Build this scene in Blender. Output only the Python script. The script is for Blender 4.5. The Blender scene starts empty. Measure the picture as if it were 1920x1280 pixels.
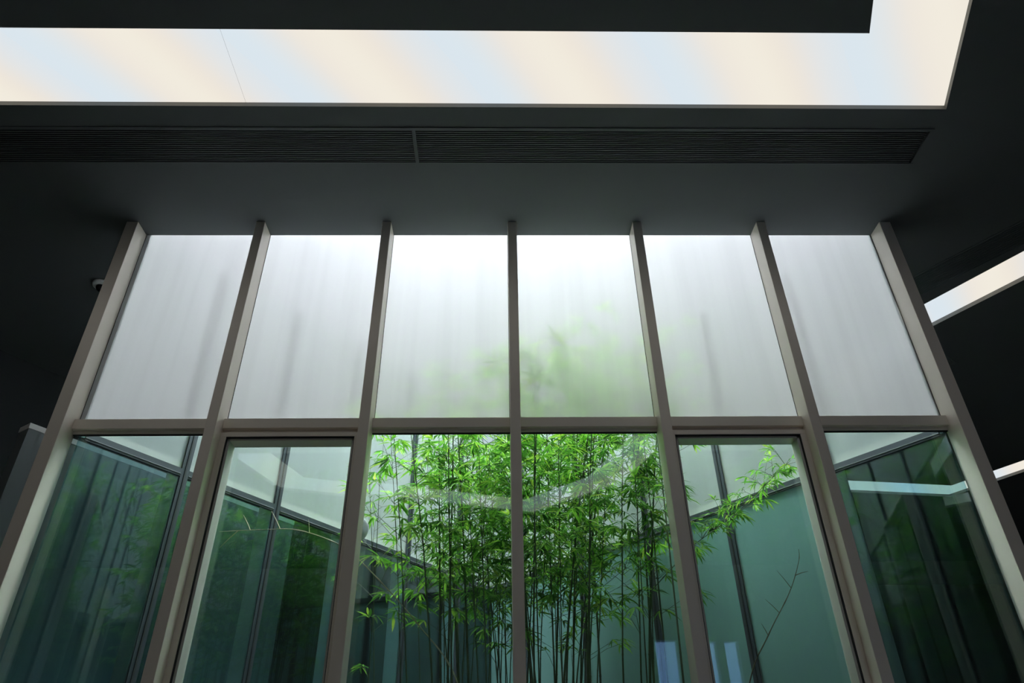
import bpy, bmesh, math, random
from mathutils import Vector, Matrix, geometry

# ------------------------------------------------------------------ camera, world, exposure
sc = bpy.context.scene
COL = sc.collection
cam_d = bpy.data.cameras.new('camera'); cam = bpy.data.objects.new('camera', cam_d); COL.objects.link(cam)
cam_d.sensor_width = 36.0; cam_d.lens = 25.08; cam_d.clip_start = 0.05; cam_d.clip_end = 200
F_ = Vector((0.0182, 0.8322, 0.5542)).normalized()
R_ = Vector((0.99968, -0.0136, -0.0122)); R_ = (R_ - F_ * R_.dot(F_)).normalized()
U_ = R_.cross(F_)
cam.matrix_world = Matrix(((R_.x, U_.x, -F_.x, -0.108), (R_.y, U_.y, -F_.y, -4.220),
                           (R_.z, U_.z, -F_.z, 1.500), (0, 0, 0, 1)))
sc.camera = cam

SKY = 34.0
world = bpy.data.worlds.new('overcast_sky'); sc.world = world; world.use_nodes = True
wn = world.node_tree; wn.nodes.clear()
_o = wn.nodes.new('ShaderNodeOutputWorld'); _b = wn.nodes.new('ShaderNodeBackground')
_g = wn.nodes.new('ShaderNodeTexCoord'); _s = wn.nodes.new('ShaderNodeSeparateXYZ'); _r = wn.nodes.new('ShaderNodeValToRGB')
wn.links.new(_g.outputs['Generated'], _s.inputs[0]); wn.links.new(_s.outputs['Z'], _r.inputs[0])
_r.color_ramp.elements[0].position = 0.0; _r.color_ramp.elements[0].color = (0.30, 0.45, 0.66, 1)   # hazy blue at the horizon
_r.color_ramp.elements[1].position = 0.45; _r.color_ramp.elements[1].color = (0.99, 0.985, 1.0, 1)   # even cloud cover overhead
wn.links.new(_r.outputs[0], _b.inputs['Color']); _b.inputs['Strength'].default_value = SKY
wn.links.new(_b.outputs[0], _o.inputs['Surface'])

sc.view_settings.view_transform = 'Standard'; sc.view_settings.look = 'None'
sc.view_settings.exposure = 0.0; sc.view_settings.gamma = 1.0; sc.view_settings.use_curve_mapping = False
sc.cycles.use_denoising = True
sc.cycles.max_bounces = 14; sc.cycles.diffuse_bounces = 6; sc.cycles.glossy_bounces = 6
sc.cycles.transmission_bounces = 8; sc.cycles.transparent_max_bounces = 32
sc.cycles.sample_clamp_indirect = 6.0

random.seed(7)
H = 5.463            # ceiling height
ZT = 3.660           # top of the lower panes

# ------------------------------------------------------------------ materials
def new_mat(name):
    m = bpy.data.materials.new(name); m.use_nodes = True; m.node_tree.nodes.clear()
    nt = m.node_tree; out = nt.nodes.new('ShaderNodeOutputMaterial')
    return m, nt, out
def N(nt, t, **kw):
    n = nt.nodes.new(t)
    for k, v in kw.items(): setattr(n, k, v)
    return n
def paint(name, col, rough=0.6, var=0.06, scale=6.0, bump=0.0, metallic=0.0, spec=0.3, bscale=180.0):
    m, nt, out = new_mat(name)
    p = N(nt, 'ShaderNodeBsdfPrincipled'); tc = N(nt, 'ShaderNodeTexCoord'); no = N(nt, 'ShaderNodeTexNoise')
    no.inputs['Scale'].default_value = scale; no.inputs['Detail'].default_value = 4
    nt.links.new(tc.outputs['Object'], no.inputs['Vector'])
    mx = N(nt, 'ShaderNodeMix', data_type='RGBA')
    mx.inputs[6].default_value = tuple(c * (1 - var) for c in col) + (1,)
    mx.inputs[7].default_value = tuple(min(1, c * (1 + var)) for c in col) + (1,)
    nt.links.new(no.outputs['Fac'], mx.inputs[0]); nt.links.new(mx.outputs[2], p.inputs['Base Color'])
    p.inputs['Roughness'].default_value = rough; p.inputs['Metallic'].default_value = metallic
    p.inputs['Specular IOR Level'].default_value = spec
    if bump:
        n2 = N(nt, 'ShaderNodeTexNoise'); n2.inputs['Scale'].default_value = bscale
        nt.links.new(tc.outputs['Object'], n2.inputs['Vector'])
        b = N(nt, 'ShaderNodeBump'); b.inputs['Strength'].default_value = bump; b.inputs['Distance'].default_value = 0.002
        nt.links.new(n2.outputs['Fac'], b.inputs['Height']); nt.links.new(b.outputs[0], p.inputs['Normal'])
    nt.links.new(p.outputs[0], out.inputs['Surface'])
    return m
def schlick(nt, f0=0.04):
    lw = N(nt, 'ShaderNodeLayerWeight'); lw.inputs['Blend'].default_value = 0.5
    pw = N(nt, 'ShaderNodeMath', operation='POWER'); pw.inputs[1].default_value = 5.0
    nt.links.new(lw.outputs['Facing'], pw.inputs[0])
    ma = N(nt, 'ShaderNodeMath', operation='MULTIPLY_ADD'); ma.inputs[1].default_value = 1 - f0; ma.inputs[2].default_value = f0
    nt.links.new(pw.outputs[0], ma.inputs[0]); return ma.outputs[0]
def clear_glass(name, tint, f0=0.04, rough=0.0, dirt=0.0):
    m, nt, out = new_mat(name)
    t = N(nt, 'ShaderNodeBsdfTransparent'); t.inputs['Color'].default_value = (*tint, 1)
    g = N(nt, 'ShaderNodeBsdfGlossy'); g.inputs['Roughness'].default_value = rough
    g.inputs['Color'].default_value = (0.93, 1.0, 0.98, 1)
    mx = N(nt, 'ShaderNodeMixShader'); nt.links.new(schlick(nt, f0), mx.inputs[0])
    nt.links.new(t.outputs[0], mx.inputs[1]); nt.links.new(g.outputs[0], mx.inputs[2])
    last = mx
    if dirt:   # run-off streaks dried on the pane
        tc = N(nt, 'ShaderNodeTexCoord'); mp = N(nt, 'ShaderNodeMapping'); mp.inputs['Scale'].default_value = (55, 55, 0.8)
        no = N(nt, 'ShaderNodeTexNoise'); no.inputs['Scale'].default_value = 1.0; no.inputs['Detail'].default_value = 3
        nt.links.new(tc.outputs['Object'], mp.inputs[0]); nt.links.new(mp.outputs[0], no.inputs['Vector'])
        cr = N(nt, 'ShaderNodeMapRange'); cr.inputs[1].default_value = 0.62; cr.inputs[2].default_value = 0.85
        cr.inputs[3].default_value = 0.0; cr.inputs[4].default_value = dirt
        nt.links.new(no.outputs['Fac'], cr.inputs[0])
        d = N(nt, 'ShaderNodeBsdfDiffuse'); d.inputs['Color'].default_value = (0.75, 0.8, 0.8, 1)
        tl = N(nt, 'ShaderNodeBsdfTranslucent'); tl.inputs['Color'].default_value = (0.75, 0.8, 0.8, 1)
        ad = N(nt, 'ShaderNodeMixShader'); ad.inputs[0].default_value = 0.5
        nt.links.new(d.outputs[0], ad.inputs[1]); nt.links.new(tl.outputs[0], ad.inputs[2])
        m2 = N(nt, 'ShaderNodeMixShader'); nt.links.new(cr.outputs[0], m2.inputs[0])
        nt.links.new(mx.outputs[0], m2.inputs[1]); nt.links.new(ad.outputs[0], m2.inputs[2]); last = m2
    nt.links.new(last.outputs[0], out.inputs['Surface'])
    return m
def frosted(name, tr=(0.88, 0.885, 0.91), df=(0.90, 0.93, 0.94), wd=0.42, wr=0.42):
    m, nt, out = new_mat(name)
    tc = N(nt, 'ShaderNodeTexCoord'); mp = N(nt, 'ShaderNodeMapping'); mp.inputs['Scale'].default_value = (7, 7, 0.22)
    no = N(nt, 'ShaderNodeTexNoise'); no.inputs['Scale'].default_value = 1.0; no.inputs['Detail'].default_value = 3
    nt.links.new(tc.outputs['Object'], mp.inputs[0]); nt.links.new(mp.outputs[0], no.inputs['Vector'])
    mc = N(nt, 'ShaderNodeMix', data_type='RGBA')                       # faint run-off marks in the film
    mc.inputs[6].default_value = tuple(c * 0.93 for c in tr) + (1,); mc.inputs[7].default_value = (*tr, 1)
    mr = N(nt, 'ShaderNodeMapRange'); mr.inputs[1].default_value = 0.35; mr.inputs[2].default_value = 0.55
    nt.links.new(no.outputs['Fac'], mr.inputs[0]); nt.links.new(mr.outputs[0], mc.inputs[0])
    t = N(nt, 'ShaderNodeBsdfTranslucent'); nt.links.new(mc.outputs[2], t.inputs['Color'])
    r = N(nt, 'ShaderNodeBsdfRefraction'); r.inputs['IOR'].default_value = 1.2; r.inputs['Roughness'].default_value = 0.30
    nt.links.new(mc.outputs[2], r.inputs['Color'])
    d = N(nt, 'ShaderNodeBsdfDiffuse'); d.inputs['Color'].default_value = (*df, 1)
    a = N(nt, 'ShaderNodeMixShader'); a.inputs[0].default_value = wr
    nt.links.new(t.outputs[0], a.inputs[1]); nt.links.new(r.outputs[0], a.inputs[2])
    b = N(nt, 'ShaderNodeMixShader'); b.inputs[0].default_value = wd
    nt.links.new(a.outputs[0], b.inputs[1]); nt.links.new(d.outputs[0], b.inputs[2])
    nt.links.new(b.outputs[0], out.inputs['Surface'])
    return m
def leaf_mat(name, cols, trans=0.45):
    m, nt, out = new_mat(name)
    at = N(nt, 'ShaderNodeAttribute'); at.attribute_name = 'tone'
    oi = N(nt, 'ShaderNodeObjectInfo')
    ad = N(nt, 'ShaderNodeMath', operation='ADD'); nt.links.new(at.outputs['Fac'], ad.inputs[0]); nt.links.new(oi.outputs['Random'], ad.inputs[1])
    fr = N(nt, 'ShaderNodeMath', operation='FRACT'); nt.links.new(ad.outputs[0], fr.inputs[0])
    cr = N(nt, 'ShaderNodeValToRGB'); e = cr.color_ramp.elements
    for i, (pos, c) in enumerate(cols):
        el = e[i] if i < 2 else e.new(pos)
        el.position = pos; el.color = (*c, 1)
    nt.links.new(fr.outputs[0], cr.inputs[0])
    p = N(nt, 'ShaderNodeBsdfPrincipled'); p.inputs['Roughness'].default_value = 0.45; p.inputs['Specular IOR Level'].default_value = 0.35
    nt.links.new(cr.outputs[0], p.inputs['Base Color'])
    t = N(nt, 'ShaderNodeBsdfTranslucent'); br = N(nt, 'ShaderNodeMix', data_type='RGBA', blend_type='MULTIPLY')
    br.inputs[0].default_value = 1.0; br.inputs[7].default_value = (1.55, 1.5, 0.9, 1)
    nt.links.new(cr.outputs[0], br.inputs[6]); nt.links.new(br.outputs[2], t.inputs['Color'])
    mx = N(nt, 'ShaderNodeMixShader'); mx.inputs[0].default_value = trans
    nt.links.new(p.outputs[0], mx.inputs[1]); nt.links.new(t.outputs[0], mx.inputs[2])
    nt.links.new(mx.outputs[0], out.inputs['Surface'])
    return m
def lamp_mat(name, strength, ang=35.0, period=1.065, phase=0.0):
    # backlit diffuser: warm and cool tubes alternate behind the sheet, all laid parallel
    m, nt, out = new_mat(name)
    g = N(nt, 'ShaderNodeNewGeometry'); sp = N(nt, 'ShaderNodeSeparateXYZ'); nt.links.new(g.outputs['Position'], sp.inputs[0])
    a = math.radians(ang)
    m1 = N(nt, 'ShaderNodeMath', operation='MULTIPLY'); m1.inputs[1].default_value = math.cos(a) / period; nt.links.new(sp.outputs['X'], m1.inputs[0])
    m2 = N(nt, 'ShaderNodeMath', operation='MULTIPLY_ADD'); m2.inputs[1].default_value = -math.sin(a) / period
    nt.links.new(sp.outputs['Y'], m2.inputs[0]); nt.links.new(m1.outputs[0], m2.inputs[2])
    no = N(nt, 'ShaderNodeTexNoise'); no.inputs['Scale'].default_value = 0.9; no.inputs['Detail'].default_value = 1
    nt.links.new(g.outputs['Position'], no.inputs['Vector'])
    m3 = N(nt, 'ShaderNodeMath', operation='MULTIPLY_ADD'); m3.inputs[1].default_value = 0.10; nt.links.new(no.outputs['Fac'], m3.inputs[0]); nt.links.new(m2.outputs[0], m3.inputs[2])
    m4 = N(nt, 'ShaderNodeMath', operation='ADD'); m4.inputs[1].default_value = phase; nt.links.new(m3.outputs[0], m4.inputs[0])
    fr = N(nt, 'ShaderNodeMath', operation='FRACT'); nt.links.new(m4.outputs[0], fr.inputs[0])
    cr = N(nt, 'ShaderNodeValToRGB'); cr.color_ramp.interpolation = 'B_SPLINE'; e = cr.color_ramp.elements
    stops = [(0.0, (0.73, 0.81, 0.87)), (0.12, (0.72, 0.82, 0.89)), (0.26, (0.80, 0.81, 0.80)), (0.38, (0.89, 0.82, 0.73)),
             (0.55, (0.92, 0.88, 0.77)), (0.70, (0.88, 0.80, 0.70)), (0.84, (0.80, 0.81, 0.81)), (1.0, (0.73, 0.81, 0.87))]
    for i, (pos, c) in enumerate(stops):
        el = e[i] if i < 2 else e.new(pos)
        el.position = pos; el.color = (*c, 1)
    nt.links.new(fr.outputs[0], cr.inputs[0])
    em = N(nt, 'ShaderNodeEmission'); em.inputs['Strength'].default_value = strength
    nt.links.new(cr.outputs[0], em.inputs['Color']); nt.links.new(em.outputs[0], out.inputs['Surface'])
    return m

M = dict(
    ceiling=paint('ceiling_paint', (0.108, 0.121, 0.124), 0.85, 0.05, 2.0, 0.15),
    wall=paint('dark_wall_paint', (0.035, 0.04, 0.042), 0.8, 0.08, 2.0),
    floor=paint('pale_stone_floor', (0.50, 0.48, 0.45), 0.35, 0.15, 1.5),
    shaft=paint('grey_render', (0.28, 0.29, 0.31), 0.8, 0.06, 3.0),
    frame=paint('champagne_grey_aluminium', (0.86, 0.785, 0.69), 0.42, 0.03, 9.0, 0.10, 0.15, 0.5, 400),
    bead=paint('black_gasket', (0.02, 0.022, 0.024), 0.5, 0.1, 20),
    cap=paint('slate_capping', (0.028, 0.036, 0.048), 0.45, 0.25, 25, 0.0, 0.0, 0.5),
    trim=paint('light_trim', (0.22, 0.22, 0.205), 0.6, 0.04, 5),
    flash=paint('zinc_flashing', (0.20, 0.21, 0.22), 0.5, 0.2, 30),
    reveal=paint('sash_reveal', (0.66, 0.66, 0.60), 0.5, 0.04, 8),
    vent=paint('vent_enamel', (0.095, 0.108, 0.112), 0.5, 0.05, 5),
    duct=paint('duct_black', (0.012, 0.012, 0.013), 0.9, 0.1, 5),
    slate=paint('partition_slate', (0.16, 0.185, 0.19), 0.7, 0.05, 3),
    white=paint('white_plastic', (0.80, 0.80, 0.78), 0.4, 0.02, 8),
    backwall=paint('rear_wall_paint', (0.40, 0.385, 0.36), 0.8, 0.05, 2.0),
    disc=frosted('translucent_plastic', (0.95, 0.95, 0.98), (0.85, 0.85, 0.88), 0.4, 0.0),
    lens=paint('smoked_dome', (0.01, 0.01, 0.012), 0.15, 0.0, 8, 0, 0, 0.6),
    soil=paint('planting_soil', (0.05, 0.04, 0.03), 0.95, 0.4, 8, 0.8, 0, 0.1, 30),
    roof=paint('roof_slab', (0.4, 0.4, 0.4), 0.9),
    glass=clear_glass('clear_glass', (0.885, 0.97, 0.955), 0.075, 0.0, 0.0),
    sideglass=clear_glass('tinted_glass', (0.68, 0.84, 0.89), 0.085, 0.0, 0.05),
    outglass=clear_glass('frosted_outer_face', (0.97, 0.99, 0.99), 0.045, 0.03, 0.0),
    winglass=clear_glass('window_glass', (0.15, 0.185, 0.23), 0.04),
    film=frosted('frosted_film'),
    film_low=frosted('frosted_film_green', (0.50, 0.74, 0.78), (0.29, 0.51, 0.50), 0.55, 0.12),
    culm=paint('bamboo_stem', (0.055, 0.085, 0.035), 0.5, 0.45, 14, 0.0, 0, 0.35),
    dry=paint('dry_bamboo', (0.42, 0.36, 0.25), 0.6, 0.3, 20),
    twig=paint('bare_twig', (0.13, 0.11, 0.07), 0.7, 0.3, 20),
    leaf=leaf_mat('bamboo_leaf', [(0.0, (0.035, 0.12, 0.028)), (1.0, (0.06, 0.20, 0.04)), (0.30, (0.085, 0.27, 0.045)),
                                  (0.60, (0.16, 0.40, 0.065)), (0.84, (0.29, 0.55, 0.11)), (0.985, (0.36, 0.50, 0.10))]),
    lamp=lamp_mat('backlit_diffuser', 0.97, 35.0, 1.05, 0.50),
)

# ------------------------------------------------------------------ helpers
def tag(o, label=None, cat=None, group=None, kind=None):
    if label: o['label'] = label
    if cat: o['category'] = cat
    if group: o['group'] = group
    if kind: o['kind'] = kind
    return o
def empty(name, loc=(0, 0, 0)):
    o = bpy.data.objects.new(name, None); o.empty_display_size = 0.1; COL.objects.link(o); o.location = loc; return o
def link(name, me, mats, parent=None, loc=None):
    if not isinstance(mats, (list, tuple)): mats = [mats]
    if not me.materials:
        for m in mats: me.materials.append(m)
    o = bpy.data.objects.new(name, me); COL.objects.link(o)
    if parent is not None: o.parent = parent
    if loc is not None: o.location = loc
    return o
def meshobj(name, verts, faces, mats, parent=None, loc=None, fmat=None, smooth=False):
    me = bpy.data.meshes.new(name); me.from_pydata([tuple(v) for v in verts], [], faces); me.update()
    o = link(name, me, mats, parent, loc)
    if fmat:
        for p, i in zip(me.polygons, fmat): p.material_index = i
    if smooth: me.polygons.foreach_set('use_smooth', [True] * len(me.polygons))
    return o
BOXF = [(0, 3, 2, 1), (4, 5, 6, 7), (0, 1, 5, 4), (1, 2, 6, 5), (2, 3, 7, 6), (3, 0, 4, 7)]
def prism(name, poly, z0, z1, mats, parent=None, fmat=None, bevel=0.0):
    """vertical prism over a ccw polygon"""
    n = len(poly)
    v = [(p[0], p[1], z0) for p in poly] + [(p[0], p[1], z1) for p in poly]
    f = [tuple(reversed(range(n))), tuple(range(n, 2 * n))] + [(i, (i + 1) % n, n + (i + 1) % n, n + i) for i in range(n)]
    o = meshobj(name, v, f, mats, parent, None, fmat)
    if bevel:
        b = o.modifiers.new('bevel', 'BEVEL'); b.width = bevel; b.segments = 2; b.limit_method = 'ANGLE'
    return o
class Line:
    """wall frame: u along the wall, v towards the light well"""
    def __init__(s, a, b, flip=False):
        s.a = Vector((a[0], a[1])); d = Vector((b[0], b[1])) - s.a; s.len = d.length; s.e = d / s.len
        s.n = Vector((-s.e.y, s.e.x)) * (-1 if flip else 1); s.flip = flip
    def p(s, u, v): q = s.a + s.e * u + s.n * v; return (q.x, q.y)
    def box(s, name, u0, u1, v0, v1, z0, z1, mats, parent=None, bevel=0.0, film=False, skew=(0, 0)):
        poly = [s.p(u0 + skew[0], v0), s.p(u1 + skew[1], v0), s.p(u1, v1), s.p(u0, v1)]
        idx = [0, 1, 2, 3]
        if s.flip: poly = poly[::-1]; roomside = 2
        else: roomside = 0
        fm = None
        if film: fm = [1, 1] + [0 if i == roomside else 1 for i in range(4)]
        return prism(name, poly, z0, z1, mats, parent, fm, bevel)

# plan of the light well (glass planes), a triangle with its base towards the room
GY = 0.162
CL = (-2.930, GY); CR = (2.955, GY); AP = (-0.204, 4.237)
front = Line((-3.0, GY), (3.0, GY))
left = Line(CL, AP, flip=True)
right = Line(CR, AP)

def offs_poly(poly, d):
    """inset a ccw polygon by d"""
    n = len(poly); out = []
    for i in range(n):
        p0, p1, p2 = Vector(poly[i - 1]), Vector(poly[i]), Vector(poly[(i + 1) % n])
        e1 = (p1 - p0).normalized(); e2 = (p2 - p1).normalized()
        n1 = Vector((-e1.y, e1.x)); n2 = Vector((-e2.y, e2.x))
        k = (n1 + n2) / (1 + n1.dot(n2)); q = p1 + k * d; out.append((q.x, q.y))
    return out
def inside(p, poly):
    c = False; n = len(poly); x, y = p
    for i in range(n):
        (x1, y1), (x2, y2) = poly[i], poly[(i + 1) % n]
        if (y1 > y) != (y2 > y) and x < (x2 - x1) * (y - y1) / (y2 - y1) + x1: c = not c
    return c

# ceiling light rings: outer edges of the recesses (ccw)
RING_A = [(2.935, -1.100), (-4.50, -1.110), (-3.28, -5.10), (0.42, -6.32), (1.62, -5.15)]
W_A = 0.560
RING_B = [(5.85, -1.97), (7.62, 4.55), (6.74, 6.02), (3.70, 5.62), (2.95, 2.60)]
W_B = 0.42
RA_IN = offs_poly(RING_A, W_A); RB_IN = offs_poly(RING_B, W_B)
VENT_A = [(-4.32, -0.935), (2.925, -0.935), (2.925, -0.620), (-4.32, -0.620)]
vb = Line((3.560, 0.760), (5.60, -1.94))      # runs parallel to the right-hand glass wall
VB0, VB1 = 0.0, 0.30
VENT_B = [vb.p(-1.4, VB0), vb.p(3.2, VB0), vb.p(3.2, VB1), vb.p(-1.4, VB1)]
WELL = [(-3.055, GY - 0.055), (3.055, GY - 0.055), (AP[0], AP[1] + 0.10)]
WELL = [CL, CR, AP]

# ------------------------------------------------------------------ structure
X0, X1, Y0, Y1 = -8.6, 12.2, -9.0, 11.0
def slab(name, z, holes, keep, mat):
    pts = []; edges = []
    for poly in [[(X0, Y0), (X1, Y0), (X1, Y1), (X0, Y1)]] + holes:
        b = len(pts); pts += [Vector(p) for p in poly]; n = len(poly)
        edges += [(b + i, b + (i + 1) % n) for i in range(n)]
    # extra points keep the triangles well shaped
    r = geometry.delaunay_2d_cdt(pts, edges, [], 0, 1e-5)
    vs, fs = r[0], r[2]
    faces = []
    for f in fs:
        c = sum((vs[i] for i in f), Vector((0, 0))) / len(f)
        if keep((c.x, c.y)): faces.append(tuple(reversed(f)))
    return meshobj(name, [(v.x, v.y, z) for v in vs], faces, mat)
def keep_ceiling(p):
    if inside(p, WELL) or inside(p, VENT_A) or inside(p, VENT_B[::-1]) or inside(p, VENT_B): return False
    if inside(p, RING_A) and not inside(p, RA_IN): return False
    if inside(p, RING_B) and not inside(p, RB_IN): return False
    return True
ceil = slab('ceiling', H, [WELL, VENT_A, VENT_B, RING_A, RA_IN, RING_B, RB_IN], keep_ceiling, M['ceiling'])
tag(ceil, 'smooth dark grey plaster ceiling around the glass light well', 'ceiling', kind='structure')
roof = slab('roof', H + 0.16, [WELL], lambda p: not inside(p, WELL), M['roof'])  # unseen slab, added to block sky light leaking past the ceiling
tag(roof, 'unseen roof slab keeping sky light off the ceiling, with triangular opening', 'roof', kind='structure')
fl = prism('floor', [(X0, Y0), (X1, Y0), (X1, Y1), (X0, Y1)], -0.1, 0.0, M['floor'])
tag(fl, 'pale stone floor of the hall', 'floor', kind='structure')
bed = prism('ground', [CL, CR, AP], 0.0, 0.12, M['soil'])
tag(bed, 'dark planting soil inside the triangular light well', 'ground', kind='structure')
# unseen shaft walls, raised above the roof to even light on the panes
for nm, ln in (('wall_shaft_front', Line(CL, CR)), ('wall_shaft_left', left), ('wall_shaft_right', right)):
    o = ln.box(nm, 0, ln.len, -0.12, 0.0, H + 0.002, H + 3.40, M['shaft'])
    tag(o, {'wall_shaft_front': 'unseen grey upstand above the front glass wall, raised to even the daylight', 'wall_shaft_left': 'unseen grey upstand above the left glass wall, raised to even the daylight',
            'wall_shaft_right': 'unseen grey upstand above the right glass wall, raised to even the daylight'}[nm], 'wall', kind='structure')

def wall_box(name, a, b, t, label, holes=(), z1=H, mat='wall'):
    ln = Line(a, b)
    root = None
    us = sorted({0.0, ln.len} | {h[0] for h in holes} | {h[1] for h in holes})
    v = []; f = []
    def add(u0, u1, za, zb):
        k = len(v); q = [ln.p(u0, 0), ln.p(u1, 0), ln.p(u1, -t), ln.p(u0, -t)]
        v.extend([(x, y, za) for x, y in q] + [(x, y, zb) for x, y in q]); f.extend([tuple(k + i for i in ff) for ff in BOXF])
    for u0, u1 in zip(us, us[1:]):
        h = [q for q in holes if q[0] <= (u0 + u1) / 2 <= q[1]]
        if h: add(u0, u1, 0, h[0][2]); add(u0, u1, h[0][3], z1)
        else: add(u0, u1, 0, z1)
    return tag(meshobj(name, v, f, M[mat]), label, 'wall', kind='structure'), ln
HB = 4.10
holes = [(2.66, 3.06), (3.64, 3.80), (3.94, 4.20)]
wb, lb = wall_box('wall_back', (X0, Y0), (X1, Y0), 0.2, 'pale grey rear wall of the hall with narrow windows',
                  [(a - X0, b - X0, 0.9, HB) for a, b in holes], mat='backwall')
wall_box('wall_right', (X1, Y0), (X1, Y1), 0.2, 'dark grey wall at the far right of the hall')
wall_box('wall_far', (X1, Y1), (0.9, Y1), 0.2, 'dark grey wall beyond the apex of the light well')
wall_box('wall_left', (0.9, Y1), (X0, -3.45), 0.2, 'dark slanted wall behind the left glass wall')
wall_box('wall_side', (X0, -3.45), (X0, Y0), 0.2, 'pale grey side wall of the hall', mat='backwall')
for i, (a, b) in enumerate(holes):
    o = lb.box('window_%d' % (i + 4), a - X0 + 0.002, b - X0 - 0.002, -0.11, -0.10, 0.902, HB - 0.002, M['winglass'])
    tag(o, 'narrow window pane in the rear wall of the hall', 'window', 'narrow rear windows', 'structure')

# ------------------------------------------------------------------ glass walls of the light well
def glass_wall(name, ln, us, label, ends, sash=(), low_film=(), bays=None):
    root = tag(empty(name, (ln.a.x, ln.a.y, 0)), label, 'window', kind='structure')
    inv = Matrix.Translation((-ln.a.x, -ln.a.y, 0))
    made = []
    def bx(nm, *a, **k):
        par = k.pop('par', None)
        o = ln.box(nm, *a, **k); o.data.transform(inv); o.parent = par or root; made.append(o); return o
    for i, u in enumerate(us):
        if ends[0] and i == 0: bx('mullion', u - 0.055, u + 0.035, -0.162, 0.0, 0.0, H, M['frame'], bevel=0.003)
        elif ends[1] and i == len(us) - 1: bx('mullion', u - 0.035, u + 0.055, -0.162, 0.0, 0.0, H, M['frame'], bevel=0.003)
        else: bx('mullion', u - 0.035, u + 0.035, -0.162, 0.0, 0.0, H, M['frame'], bevel=0.003)
        if ends[0]: c = bx('cap', u - 0.020, u + 0.020, 0.012, 0.022, 0.0, H, M['cap'])
        else:
            c = bx('cap', u - 0.032, u + 0.032, 0.012, 0.024, 0.0, H, M['cap'])
            bx('joint', u - 0.006, u + 0.006, 0.0241, 0.030, 0.0, H, M['bead'], par=c)
    bounds = list(us) if ends[0] else [0.0] + list(us) + [ln.len]
    for i, (u0, u1) in enumerate(zip(bounds, bounds[1:])):
        g0, g1 = (u0 + 0.035, u1 - 0.035)
        if not ends[0]:
            if i == 0: g0 = 0.0
            if i == len(bounds) - 2: g1 = u1
        tt = bx('transom', g0, g1, -0.054, -0.001, 3.691, 3.763, M['frame'], bevel=0.002)
        bx('glazing_bead', g0, g1, -0.016, -0.002, 3.660, 3.667, M['bead'], par=tt)
        bx('rebate', g0, g1, -0.024, -0.002, 3.6672, 3.6905, M['frame'], par=tt)
        a0, a1 = g0 - (0.02 if u0 > 0 or ends[0] else 0), g1 + 0.02
        if not ends[0] and i == len(bounds) - 2: a1 = u1
        bx('upper_pane', a0, a1, 0.0, 0.012, 3.68, H, [M['film'], M['outglass']], film=True)
        if ends[0]:
            for s, e in ((g0, g0 + 0.003), (g1 - 0.003, g1)): bx('glazing_bead', s, e, -0.004, -0.001, 3.7635, H - 0.001, M['bead'], par=tt)
        if i in sash:
            S = bx('sash', g0, g1, -0.054, 0.030, 3.628, 3.6595, M['frame'], bevel=0.002)
            for s, e in ((g0, g0 + 0.040), (g1 - 0.040, g1)):
                bx('stile', s, e, -0.054, 0.030, 0.0, 3.628, M['frame'], par=S, bevel=0.002)
                w = 0.004
                e0 = e - w if s == g0 else s
                bx('gasket', (e if s == g0 else s - w), (e + w if s == g0 else s), -0.050, 0.028, 0.0, 3.627, M['bead'], par=S)
                bx('reveal', (e + w if s == g0 else s - w - 0.016), (e + w + 0.016 if s == g0 else s - w), -0.030, 0.078, 0.0, 3.6235, M['reveal'], par=S)
            bx('gasket', g0 + 0.040, g1 - 0.040, -0.050, 0.028, 3.6242, 3.6278, M['bead'], par=S)
            bx('reveal', g0 + 0.045, g1 - 0.045, -0.030, 0.078, 3.610, 3.6236, M['frame'], par=S)
            bx('lower_pane', g0 + 0.058, g1 - 0.058, 0.066, 0.076, 0.0, 3.6098, M['glass'], par=S)
        elif i in low_film:
            bx('lower_pane', a0, a1, 0.0, 0.012, 0.0, 3.678, [M['film_low'], M['outglass']], film=True)
        else:
            bx('lower_pane', a0, a1, 0.0, 0.012, 0.0, 3.678, M['glass'] if ends[0] else M['sideglass'])
        if not ends[0]:
            bx('cap', u0 + 0.033, u1 - 0.033, 0.012, 0.024, 3.640, 3.702, M['cap'])
            bx('flashing', u0 + 0.033, u1 - 0.033, 0.0242, 0.030, 3.656, 3.661, M['flash'])
    return root
glass_wall('window_1', front, [0, 1, 2, 3, 4, 5, 6], 'front glass wall of seven tall grey mullions with frosted upper and clear lower panes', (1, 1), sash=(1, 4))
glass_wall('window_2', left, [0.80, 1.69, 2.54, 3.39, 4.24], 'left glass wall of the light well with dark caps, frosted above and clear below', (0, 0))
glass_wall('window_3', right, [0.86, 1.83, 2.73, 3.64, 4.55], 'right glass wall of the light well with greenish frosted lower panes', (0, 0), low_film=(1, 2, 3, 4, 5))

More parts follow.
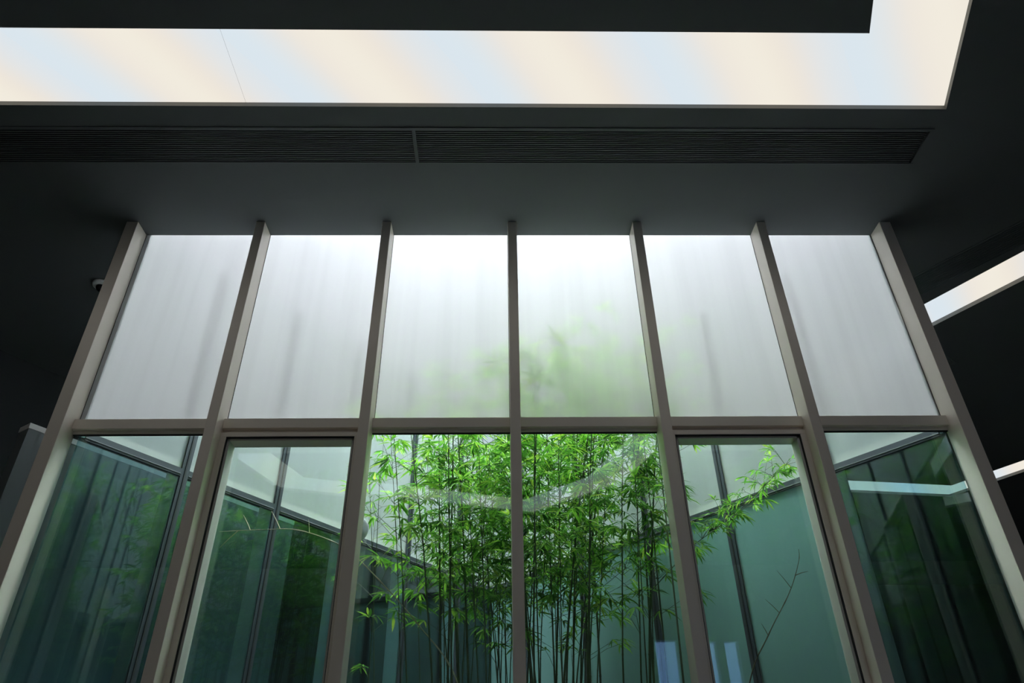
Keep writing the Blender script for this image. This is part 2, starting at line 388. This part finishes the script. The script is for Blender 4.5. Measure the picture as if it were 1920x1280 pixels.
# ------------------------------------------------------------------ ceiling lights
def ring_light(label, outer, width, seams):
    inner = offs_poly(outer, width); n = len(outer)
    cx = sum(p[0] for p in outer) / n; cy = sum(p[1] for p in outer) / n
    root = tag(empty('ceiling_light', (cx, cy, H)), label, 'ceiling light', 'backlit ring lights in the ceiling')
    L = lambda p, z: (p[0] - cx, p[1] - cy, z)
    zd = 0.040
    for i in range(n):
        a, b, c, d = outer[i], outer[(i + 1) % n], inner[(i + 1) % n], inner[i]
        cuts = [0.0] + [s for k, s in seams if k == i] + [1.0]
        for s0, s1 in zip(cuts, cuts[1:]):
            g = 0.00018
            lerp = lambda p, q, t: (p[0] + (q[0] - p[0]) * t, p[1] + (q[1] - p[1]) * t)
            if s0 == 0 and s1 == 1: q = [a, b, c, d]
            else:
                # seams run square to the edge
                e = Vector((b[0] - a[0], b[1] - a[1])); le = e.length; e /= le; nn = Vector((-e.y, e.x))
                def sq(t): o = Vector(a) + e * (t * le); return (o.x, o.y), tuple(o + nn * width)
                p0 = (a, d) if s0 == 0 else sq(s0 + g); p1 = (b, c) if s1 == 1 else sq(s1 - g)
                q = [p0[0], p1[0], p1[1], p0[1]]
            v = [L(p, zd) for p in q] + [L(p, zd + 0.004) for p in q]
            meshobj('diffuser', v, BOXF, M['lamp'], root)
        for (p, q) in ((a, b), (c, d)):
            t = 0.006; e = (Vector(q) - Vector(p)).normalized(); nn = Vector((e.y, -e.x)) * t
            r = [p, q, (q[0] + nn.x, q[1] + nn.y), (p[0] + nn.x, p[1] + nn.y)]
            v = [L(k, 0.001) for k in r] + [L(k, zd + 0.02) for k in r]
            meshobj('recess_trim', v, BOXF, M['trim'], root)
        v = [L(p, zd + 0.02) for p in (a, b, c, d)] + [L(p, zd + 0.03) for p in (a, b, c, d)]
        meshobj('light_box', v, BOXF, M['duct'], root)
    return root
le = 2.935 + 4.50
ring_light('backlit ceiling light ring with warm and cool glow in front of the frosted glass wall', RING_A, W_A, [(0, (2.935 + 1.80) / le)])
ring_light('narrower backlit ceiling light ring beyond the right glass wall', RING_B, W_B, [])

# ------------------------------------------------------------------ linear air vents
def vent(label, ln, u0, u1, v0, v1, dividers, nsl):
    o0 = ln.p(u0, v0); root = tag(empty('air_vent', (o0[0], o0[1], H)), label, 'air vent', 'linear ceiling vents')
    inv = Matrix.Translation((-o0[0], -o0[1], -H))
    def bx(nm, a, b, c, d, z0, z1, m, par=None):
        o = ln.box(nm, a, b, c, d, z0, z1, m); o.data.transform(inv); o.parent = par or root; return o
    fw = 0.020
    bx('frame', u0 - fw, u1 + fw, v0 - fw, v0, H - 0.006, H + 0.03, M['vent'])
    bx('frame', u0 - fw, u1 + fw, v1, v1 + 0.006, H - 0.003, H + 0.03, M['vent'])
    bx('frame', u0 - 0.006, u0, v0, v1, H - 0.003, H + 0.03, M['vent'])
    bx('frame', u1, u1 + 0.006, v0, v1, H - 0.003, H + 0.03, M['vent'])
    bx('duct', u0, u1, v0, v1, H + 0.060, H + 0.07, M['duct'])
    cuts = [u0] + list(dividers) + [u1]
    for d in dividers: bx('divider', d - 0.012, d + 0.012, v0, v1, H - 0.003, H + 0.03, M['vent'])
    pitch = (v1 - v0) / nsl
    for a, b in zip(cuts, cuts[1:]):
        base = None
        for k in range(nsl):
            vv = v0 + (k + 0.5) * pitch
            if base is None: base = bx('slat', a + 0.013, b - 0.013, vv - pitch * 0.20, vv + pitch * 0.20, H + 0.002, H + 0.024, M['vent']); bv = vv
            else:
                o = base.copy(); COL.objects.link(o); o.parent = root
                d = ln.n * (vv - bv); o.location = (d.x, d.y, 0)
    return root
va = Line((-4.32, -0.915), (3.0, -0.915))
vent('long dark slatted air vent in the ceiling in front of the glass wall', va, 0.0, 2.920 + 4.32, 0.0, 0.295, [-0.697 + 4.32], 17)
vent('dark slatted air vent in the ceiling beside the right glass wall', vb, -1.4, 3.2, VB0, VB1, [1.9], 16)

# ------------------------------------------------------------------ small fittings
def lathe(name, prof, mat, parent, seg=32, smooth=True):
    v = []; f = []
    for r, z in prof:
        for i in range(seg): a = 2 * math.pi * i / seg; v.append((r * math.cos(a), r * math.sin(a), z))
    for k in range(len(prof) - 1):
        for i in range(seg):
            j = (i + 1) % seg; f.append((k * seg + i, k * seg + j, (k + 1) * seg + j, (k + 1) * seg + i))
    f.append(tuple(reversed(range(seg)))); f.append(tuple((len(prof) - 1) * seg + i for i in range(seg)))
    return meshobj(name, v, f, mat, parent, None, None, smooth)
dc = tag(empty('dome_camera', (-3.612, 0.800, H)), 'small white dome camera with smoked lens on the dark ceiling', 'camera')
lathe('housing', [(0.078, 0.0), (0.080, -0.012), (0.076, -0.026), (0.066, -0.034), (0.048, -0.036), (0.046, -0.030)], M['white'], dc)
lathe('lens_dome', [(0.0455, -0.030), (0.044, -0.046), (0.036, -0.062), (0.022, -0.073), (0.004, -0.077)], M['lens'], dc)

hx, hy = 4.42, 2.20
ha = tag(empty('access_hatch', (hx, hy, H)), 'square dark access hatch flush in the ceiling beside the right glass wall', 'hatch')
hl = Line((0, 0), tuple(right.e))
def hb(nm, a, b, c, d, z0, z1, m):
    o = hl.box(nm, a, b, c, d, z0, z1, m); o.parent = ha; return o
hb('door', -0.22, 0.22, -0.22, 0.22, -0.004, -0.0005, M['ceiling'])
for a in (((-0.245, 0.245, 0.225, 0.245)), ((-0.245, 0.245, -0.245, -0.225)), ((-0.245, -0.225, -0.2249, 0.2249)), ((0.225, 0.245, -0.2249, 0.2249))):
    hb('frame', *a, -0.007, -0.0005, M['vent'])

# partition in the left-hand room
pl = Line((-3.618, 0.619), (-3.618 + left.e.x, 0.619 + left.e.y))
pt = tag(empty('partition', (-3.618, 0.619, 0)), 'slate grey partition with white capping beside the left mullion', 'partition')
for nm, z0, z1, m, e in (('panel', 0.0, 3.958, 'slate', 0.0), ('capping', 3.959, 4.0, 'white', 0.004)):
    o = pl.box(nm, 0.0 - e, 2.6 + e, 0.0 - e, 0.14 + e, z0, z1, M[m]); o.data.transform(Matrix.Translation((3.618, -0.619, 0))); o.parent = pt

# white plastic disc on the outside of the front glass, half behind a mullion
wd = tag(empty('plastic_disc', (-1.018, 0.2085, 3.022)), 'white round plastic disc fixed to the clear pane behind a mullion', 'disc')
for nm, prof in (('rim', [(0.082, 0.0), (0.084, 0.008), (0.079, 0.016), (0.066, 0.017), (0.062, 0.010)]), ('plate', [(0.0615, 0.002), (0.061, 0.008), (0.03, 0.010)])):
    o = lathe(nm, prof, M['disc'], wd, 40); o.rotation_euler = (math.radians(90), 0, 0)

# ------------------------------------------------------------------ bamboo
def tube(v, f, pts, rads, seg=5):
    b0 = len(v); n = len(pts)
    for i in range(n):
        d = (pts[min(i + 1, n - 1)] - pts[max(i - 1, 0)]).normalized()
        up = Vector((1, 0, 0)) if abs(d.x) < 0.9 else Vector((0, 1, 0))
        a = d.cross(up).normalized(); b = d.cross(a)
        for k in range(seg):
            t = 2 * math.pi * k / seg; v.append(pts[i] + (a * math.cos(t) + b * math.sin(t)) * rads[i])
    for i in range(n - 1):
        for k in range(seg):
            j = (k + 1) % seg; f.append((b0 + i * seg + k, b0 + i * seg + j, b0 + (i + 1) * seg + j, b0 + (i + 1) * seg + k))
    f.append(tuple(b0 + k for k in reversed(range(seg)))); f.append(tuple(b0 + (n - 1) * seg + k for k in range(seg)))
# a leaf lies along +X, arching down, folded a little along its midrib
LV = [(0, 0, 0), (0.05, 0.0, 0.0), (0.30, 0.074, 0.020), (0.30, 0, 0.004), (0.30, -0.074, 0.020),
      (0.66, 0.058, -0.025), (0.66, 0, -0.040), (0.66, -0.058, -0.025), (1.0, 0, -0.15)]
LF = [(0, 3, 2), (0, 4, 3), (2, 3, 6, 5), (3, 4, 7, 6), (5, 6, 8), (6, 7, 8)]
LEAF = bpy.data.meshes.new('leaf'); LEAF.from_pydata(LV, [], LF); LEAF.materials.append(M['leaf'])
at = LEAF.attributes.new('tone', 'FLOAT', 'POINT')

def fan(rng, pos, d, n, size):
    """leaf matrices of one spray: leaves splay around the twig's end direction and droop"""
    out = []
    d = d.normalized(); side = d.cross(Vector((0, 0, 1)))
    if side.length < 0.1: side = Vector((1, 0, 0))
    side.normalize()
    for k in range(n):
        t = (k - (n - 1) / 2) / max(1, (n - 1) / 2)
        yaw = t * 1.25 + rng.uniform(-0.15, 0.15)
        q = (d * math.cos(yaw) + side * math.sin(yaw)); q.z += rng.uniform(-0.55, 0.12) - 0.20 * abs(t); q.normalize()
        zx = Vector((rng.uniform(-.35, .35), rng.uniform(-.35, .35), 1)); y = zx.cross(q).normalized(); z = q.cross(y)
        s = size * rng.uniform(0.7, 1.15) * (1 - 0.25 * abs(t)); w = s * rng.uniform(0.85, 1.2)
        p = pos - d * (0.012 * (k % 3))
        out.append(Matrix(((q.x * s, y.x * w, z.x * s, p.x), (q.y * s, y.y * w, z.y * s, p.y), (q.z * s, y.z * w, z.z * s, p.z), (0, 0, 0, 1))))
    return out
def build_cane(rng, name, base, path, r0, label, group, z_leaf, z_top, dens, nfront, blen=(0.10, 0.40), lsize=(0.115, 0.17), mat='culm', push=None, gap=0.035, step_=(0.22, 0.30), fan_n=(6, 9), stars=()):
    """path: list of points in local coordinates (relative to base)"""
    root = tag(empty(name, base), label, 'bamboo', group)
    # resample with nodes
    P = [Vector(p) for p in path]; seglen = [(b - a).length for a, b in zip(P, P[1:])]; tot = sum(seglen)
    def at_(s):
        for a, b, l in zip(P, P[1:], seglen):
            if s <= l: return a.lerp(b, s / l)
            s -= l
        return P[-1].copy()
    pts, rads = [], []; nodes = []; s = 0.0
    while s < tot:
        step = rng.uniform(*step_); r = r0 * (1 - 0.72 * s / tot)
        for ds, k in ((0.0, 1.0), (0.008, 1.32), (0.016, 1.0)):
            pts.append(at_(min(s + ds, tot))); rads.append(r * k)
        nodes.append((at_(s), (at_(s + 0.02) - at_(s)).normalized(), r)); s += step
    pts.append(P[-1]); rads.append(r0 * 0.2)
    # drop coincident points
    q = [(pts[0], rads[0])]
    for a, b in zip(pts[1:], rads[1:]):
        if (a - q[-1][0]).length > 1e-4: q.append((a, b))
    v, f = [], []; tube(v, f, [a for a, _ in q], [b for _, b in q], 6)
    meshobj('culm', v, f, M[mat], root, None, None, True)
    bv, bf = [], []; mats = []
    ph = rng.uniform(0, 6.28)
    for nd, dr, r in nodes:
        z = nd.z + base[2]
        if z < z_leaf[0]: 
            continue
        k = min(1.0, (z - z_leaf[0]) / max(0.1, (z_leaf[1] - z_leaf[0])))
        if z > z_top: continue
        if rng.random() > 0.35 + 0.65 * k: continue
        nb = max(1, int(round(rng.uniform(1.5, 4.2) * dens * (0.35 + 0.65 * k))))
        for _ in range(nb):
            ph += 2.4; az = ph + rng.uniform(-.5, .5); el = rng.uniform(0.30, 1.05); L = rng.uniform(*blen)
            d = Vector((math.cos(az) * math.cos(el), math.sin(az) * math.cos(el), math.sin(el)))
            if push is not None:
                d = (d + push).normalized()
            mid = nd + d * L * 0.55; end = nd + d * L + Vector((0, 0, -0.03))
            if not well_ok(end + Vector(base), min(0.10, gap * 3)): continue
            tube(bv, bf, [nd, mid, end], [0.0022, 0.0017, 0.0009], 3)
            sz = rng.uniform(*lsize)
            if not well_ok(end + Vector(base) + d * sz * 0.8, 0.02): sz *= 0.7
            mats += fan(rng, end, d + Vector((0, 0, -0.5)), rng.randint(*fan_n), sz)
            if rng.random() < 0.75:
                d2 = Vector((math.cos(az + rng.choice((-1, 1)) * 0.9), math.sin(az + rng.choice((-1, 1)) * 0.9), 0.35)).normalized()
                e2 = mid + d2 * L * 0.4
                if well_ok(e2 + Vector(base), 0.12):
                    tube(bv, bf, [mid, e2], [0.0015, 0.0008], 3); mats += fan(rng, e2, d2 + Vector((0, 0, -0.4)), rng.randint(4, 6), sz * 0.9)
    for (sx, sy, sz_), drop in stars:          # single whorls held flat against the glass
        e = Vector((sx, sy, sz_)) - Vector(base)
        st = min((nd for nd, _, _ in nodes if nd.z < e.z - 0.05), key=lambda n_: (n_ - (e - Vector((0, 0, drop)))).length)
        tube(bv, bf, [st, st.lerp(e, 0.5) + Vector((0, -0.01, -0.02)), e], [0.003, 0.0024, 0.0015], 4)
        a0 = rng.uniform(-0.3, 0.3)
        for k in range(7):
            th = a0 + math.radians(-25 + 230 * k / 6); q = Vector((math.cos(th), rng.uniform(-0.06, 0.10), math.sin(th))).normalized()
            y = Vector((rng.uniform(-.3, .3), -1, rng.uniform(-.3, .3))).cross(q).normalized(); z = q.cross(y)
            s1 = rng.uniform(0.11, 0.16)
            mats.append(Matrix(((q.x * s1, y.x * s1, z.x * s1, e.x), (q.y * s1, y.y * s1, z.y * s1, e.y), (q.z * s1, y.z * s1, z.z * s1, e.z), (0, 0, 0, 1))))
    bpos = Vector(base)
    mats = [m for m in mats if well_ok(bpos + (m @ Vector((1, 0, -0.15))), min(gap, 0.0 if stars else gap))]
    if bv: tag(meshobj('branchlets', bv, bf, M[mat], root), kind='stuff')
    rng.shuffle(mats)
    for m in mats[:nfront]:
        o = bpy.data.objects.new('leaf', LEAF); COL.objects.link(o); o.parent = root; o.matrix_local = m
    rest = mats[nfront:]
    if rest:
        vv, ff, tone = [], [], []
        for m in rest:
            b = len(vv); t = rng.random()
            for p in LV: vv.append(m @ Vector(p)); tone.append(t)
            ff += [tuple(b + i for i in q_) for q_ in LF]
        o = tag(meshobj('foliage', vv, ff, M['leaf'], root), kind='stuff')
        a = o.data.attributes.new('tone', 'FLOAT', 'POINT'); a.data.foreach_set('value', tone)
    return root
def well_ok(p, margin):
    """inside the light well, clear of the glass by margin"""
    q = Vector((p.x, p.y))
    return (p.y - GY - 0.03 > margin and (q - right.a).dot(right.n) - 0.03 > margin and (q - left.a).dot(left.n) - 0.03 > margin)

rng = random.Random(21)
def cane(x, y, lean, h, dens, nfront, zl, label, group):
    z0 = 0.12
    top = Vector((lean[0], lean[1], h - z0)); bend = Vector((rng.uniform(-.06, .06), rng.uniform(-.05, .05), 0))
    path = [Vector((0, 0, 0))]
    for t in (0.25, 0.5, 0.75, 1.0):
        path.append(Vector((top.x * t ** 1.6, top.y * t ** 1.6, top.z * t)) + bend * math.sin(t * math.pi))
    build_cane(rng, 'bamboo_cane', (x, y, z0), path, rng.choice((0.007, 0.009, 0.011, 0.014)), label, group, zl, h, dens, nfront)
L_NEAR = 'slender bamboo cane with bright leaf sprays in the front row of the clump'
L_MID = 'slender dark bamboo cane in the crowded middle of the clump'
L_REAR = 'thin dark bamboo cane at the rear of the clump near the glass corner'
NEAR = [(-0.30, 0.72, (-0.20, -0.10), 4.10), (-0.02, 0.66, (0.00, -0.06), 4.35), (0.26, 0.74, (0.12, -0.05), 4.75), (0.42, 0.70, (0.26, 0.0), 4.70),
        (-0.46, 0.82, (-0.34, -0.10), 4.05), (0.60, 0.84, (0.34, 0.0), 4.60), (0.12, 0.62, (0.10, -0.06), 4.72), (0.78, 0.93, (0.25, -0.05), 4.30),
        (-0.66, 0.96, (-0.30, -0.1), 4.00), (-0.14, 0.92, (-0.14, -0.05), 4.15), (-0.56, 0.74, (-0.36, -0.1), 4.05), (0.90, 0.80, (0.12, 0.02), 4.05),
        (0.98, 0.68, (0.12, 0.0), 4.20), (0.70, 0.60, (0.22, 0.0), 4.35), (0.86, 1.12, (0.20, 0.0), 4.45)]
for x, y, ln, h in NEAR: cane(x, y, ln, h, 1.25, 150, (2.5, 3.2), L_NEAR, 'front row canes of the bamboo clump')
for i in range(52):
    m_, s_ = rng.choice(((-0.24, 0.15), (-0.24, 0.15), (0.20, 0.15), (0.25, 0.40), (0.0, 0.45)))
    x = rng.gauss(m_, s_); y = rng.uniform(0.95, 2.45)
    x = max(-0.85, min(0.95, x))
    lean = (x * 0.50 + rng.gauss(0, .22), rng.uniform(-.18, .12))
    h = rng.uniform(3.9, 4.6) + (0.45 if x > 0.1 else 0.0) + 0.15 * (y - 1)
    rear = y > 1.75
    cane(x, y, lean, h, 1.25, 0, (2.4, 3.2), L_REAR if rear else L_MID, 'rear canes of the bamboo clump' if rear else 'middle canes of the bamboo clump')
# single thin canes standing clear on the left
cane(-1.02, 1.00, (-0.02, 0.0), 3.75, 0.55, 60, (1.9, 2.5), 'lone thin bamboo cane upright beside the pale dry cane', None)
cane(-0.90, 1.30, (-0.30, 0.05), 3.95, 0.7, 60, (2.9, 3.3), 'thin bamboo cane leaning towards the left glass wall', None)
# a cane whose tip touches the frosted front panes
build_cane(rng, 'bamboo_cane', (0.10, 0.52, 0.12), [Vector((0, 0, 0)), Vector((0.03, 0.02, 1.8)), Vector((0.03, -0.06, 3.1)), Vector((0.05, -0.20, 4.0)), Vector((0.10, -0.24, 4.42))], 0.008,
           'bamboo cane whose top sprays press against the frosted front glass', None, (3.3, 3.6), 4.6, 0.5, 60, blen=(0.10, 0.22), lsize=(0.11, 0.15), push=Vector((0, -0.25, 0)), gap=0.004,
           stars=[((0.075, 0.216, 4.30), 0.30), ((0.315, 0.222, 4.49), 0.35), ((0.150, 0.214, 4.12), 0.27), ((-0.13, 0.226, 4.27), 0.40), ((0.40, 0.240, 4.05), 0.3)])

# leafy cane leaning over to the right
b = (0.80, 0.86, 0.12)
W = [(0.80, 0.86, 0.12), (0.84, 0.86, 1.6), (0.95, 0.87, 2.80), (1.28, 0.88, 3.11), (1.66, 0.88, 3.36), (1.98, 0.84, 3.63), (2.12, 0.78, 3.74)]
build_cane(rng, 'leaning_bamboo', b, [Vector(p) - Vector(b) for p in W], 0.007, 'bright leafy bamboo cane bent far over towards the right glass wall', None,
           (2.95, 3.0), 3.72, 2.2, 290, blen=(0.06, 0.24), lsize=(0.085, 0.125), push=Vector((0.1, 0.0, -0.2)), step_=(0.09, 0.13))

def stick(name, pts, r, mat, label, side):
    root = tag(empty(name, pts[0]), label, 'bamboo')
    P = [Vector(p) - Vector(pts[0]) for p in pts]
    sm = []
    for i in range(len(P) - 1):      # catmull-rom
        p0, p1, p2, p3 = P[max(i - 1, 0)], P[i], P[i + 1], P[min(i + 2, len(P) - 1)]
        for k in range(8):
            t = k / 8; sm.append(0.5 * ((2 * p1) + (p2 - p0) * t + (2 * p0 - 5 * p1 + 4 * p2 - p3) * t * t + (3 * p1 - p0 - 3 * p2 + p3) * t ** 3))
    sm.append(P[-1]); n = len(sm)
    rad = [r * (1 - 0.75 * i / (n - 1)) * (1.35 if i % 6 == 0 else 1) for i in range(n)]
    v, f = [], []; tube(v, f, sm, rad, 6); meshobj('cane', v, f, M[mat], root, None, None, True)
    for k, d, l in side:
        v, f = [], []; s = sm[k]; e = s + Vector(d).normalized() * l
        tube(v, f, [s, s.lerp(e, 0.5) + Vector((0, 0, 0.004)), e], [r * 0.5, r * 0.4, r * 0.2], 4); meshobj('twig', v, f, M[mat], root)
stick('dry_bamboo_cane', [(-0.05, 0.62, 0.12), (-0.24, 0.70, 1.5), (-0.371, 0.78, 2.199), (-0.668, 0.80, 2.592), (-1.023, 0.80, 2.948), (-1.228, 0.80, 3.111),
      (-1.545, 0.80, 3.225), (-1.812, 0.80, 3.231), (-2.10, 0.78, 3.212)], 0.0065, 'dry', 'pale dry bamboo cane arching out to the left glass wall',
      [(58, (-0.5, 0, 0.8), 0.13), (52, (-0.5, 0, 0.8), 0.16), (46, (-0.2, 0, 1), 0.10), (60, (-0.6, 0, -0.7), 0.16)])
stick('bare_twig', [(0.95, 0.75, 0.12), (1.25, 0.78, 1.5), (1.498, 0.80, 2.196), (1.681, 0.80, 2.485), (1.887, 0.80, 2.761), (2.000, 0.80, 2.97), (2.022, 0.80, 3.060)],
      0.0058, 'twig', 'thin bare bamboo stem rising alone before the right glass wall',
      [(33, (-0.55, 0, 0.9), 0.14), (36, (0.9, 0, 0.25), 0.10), (28, (-0.7, 0, 0.8), 0.12), (24, (-0.4, 0, 1), 0.08)])
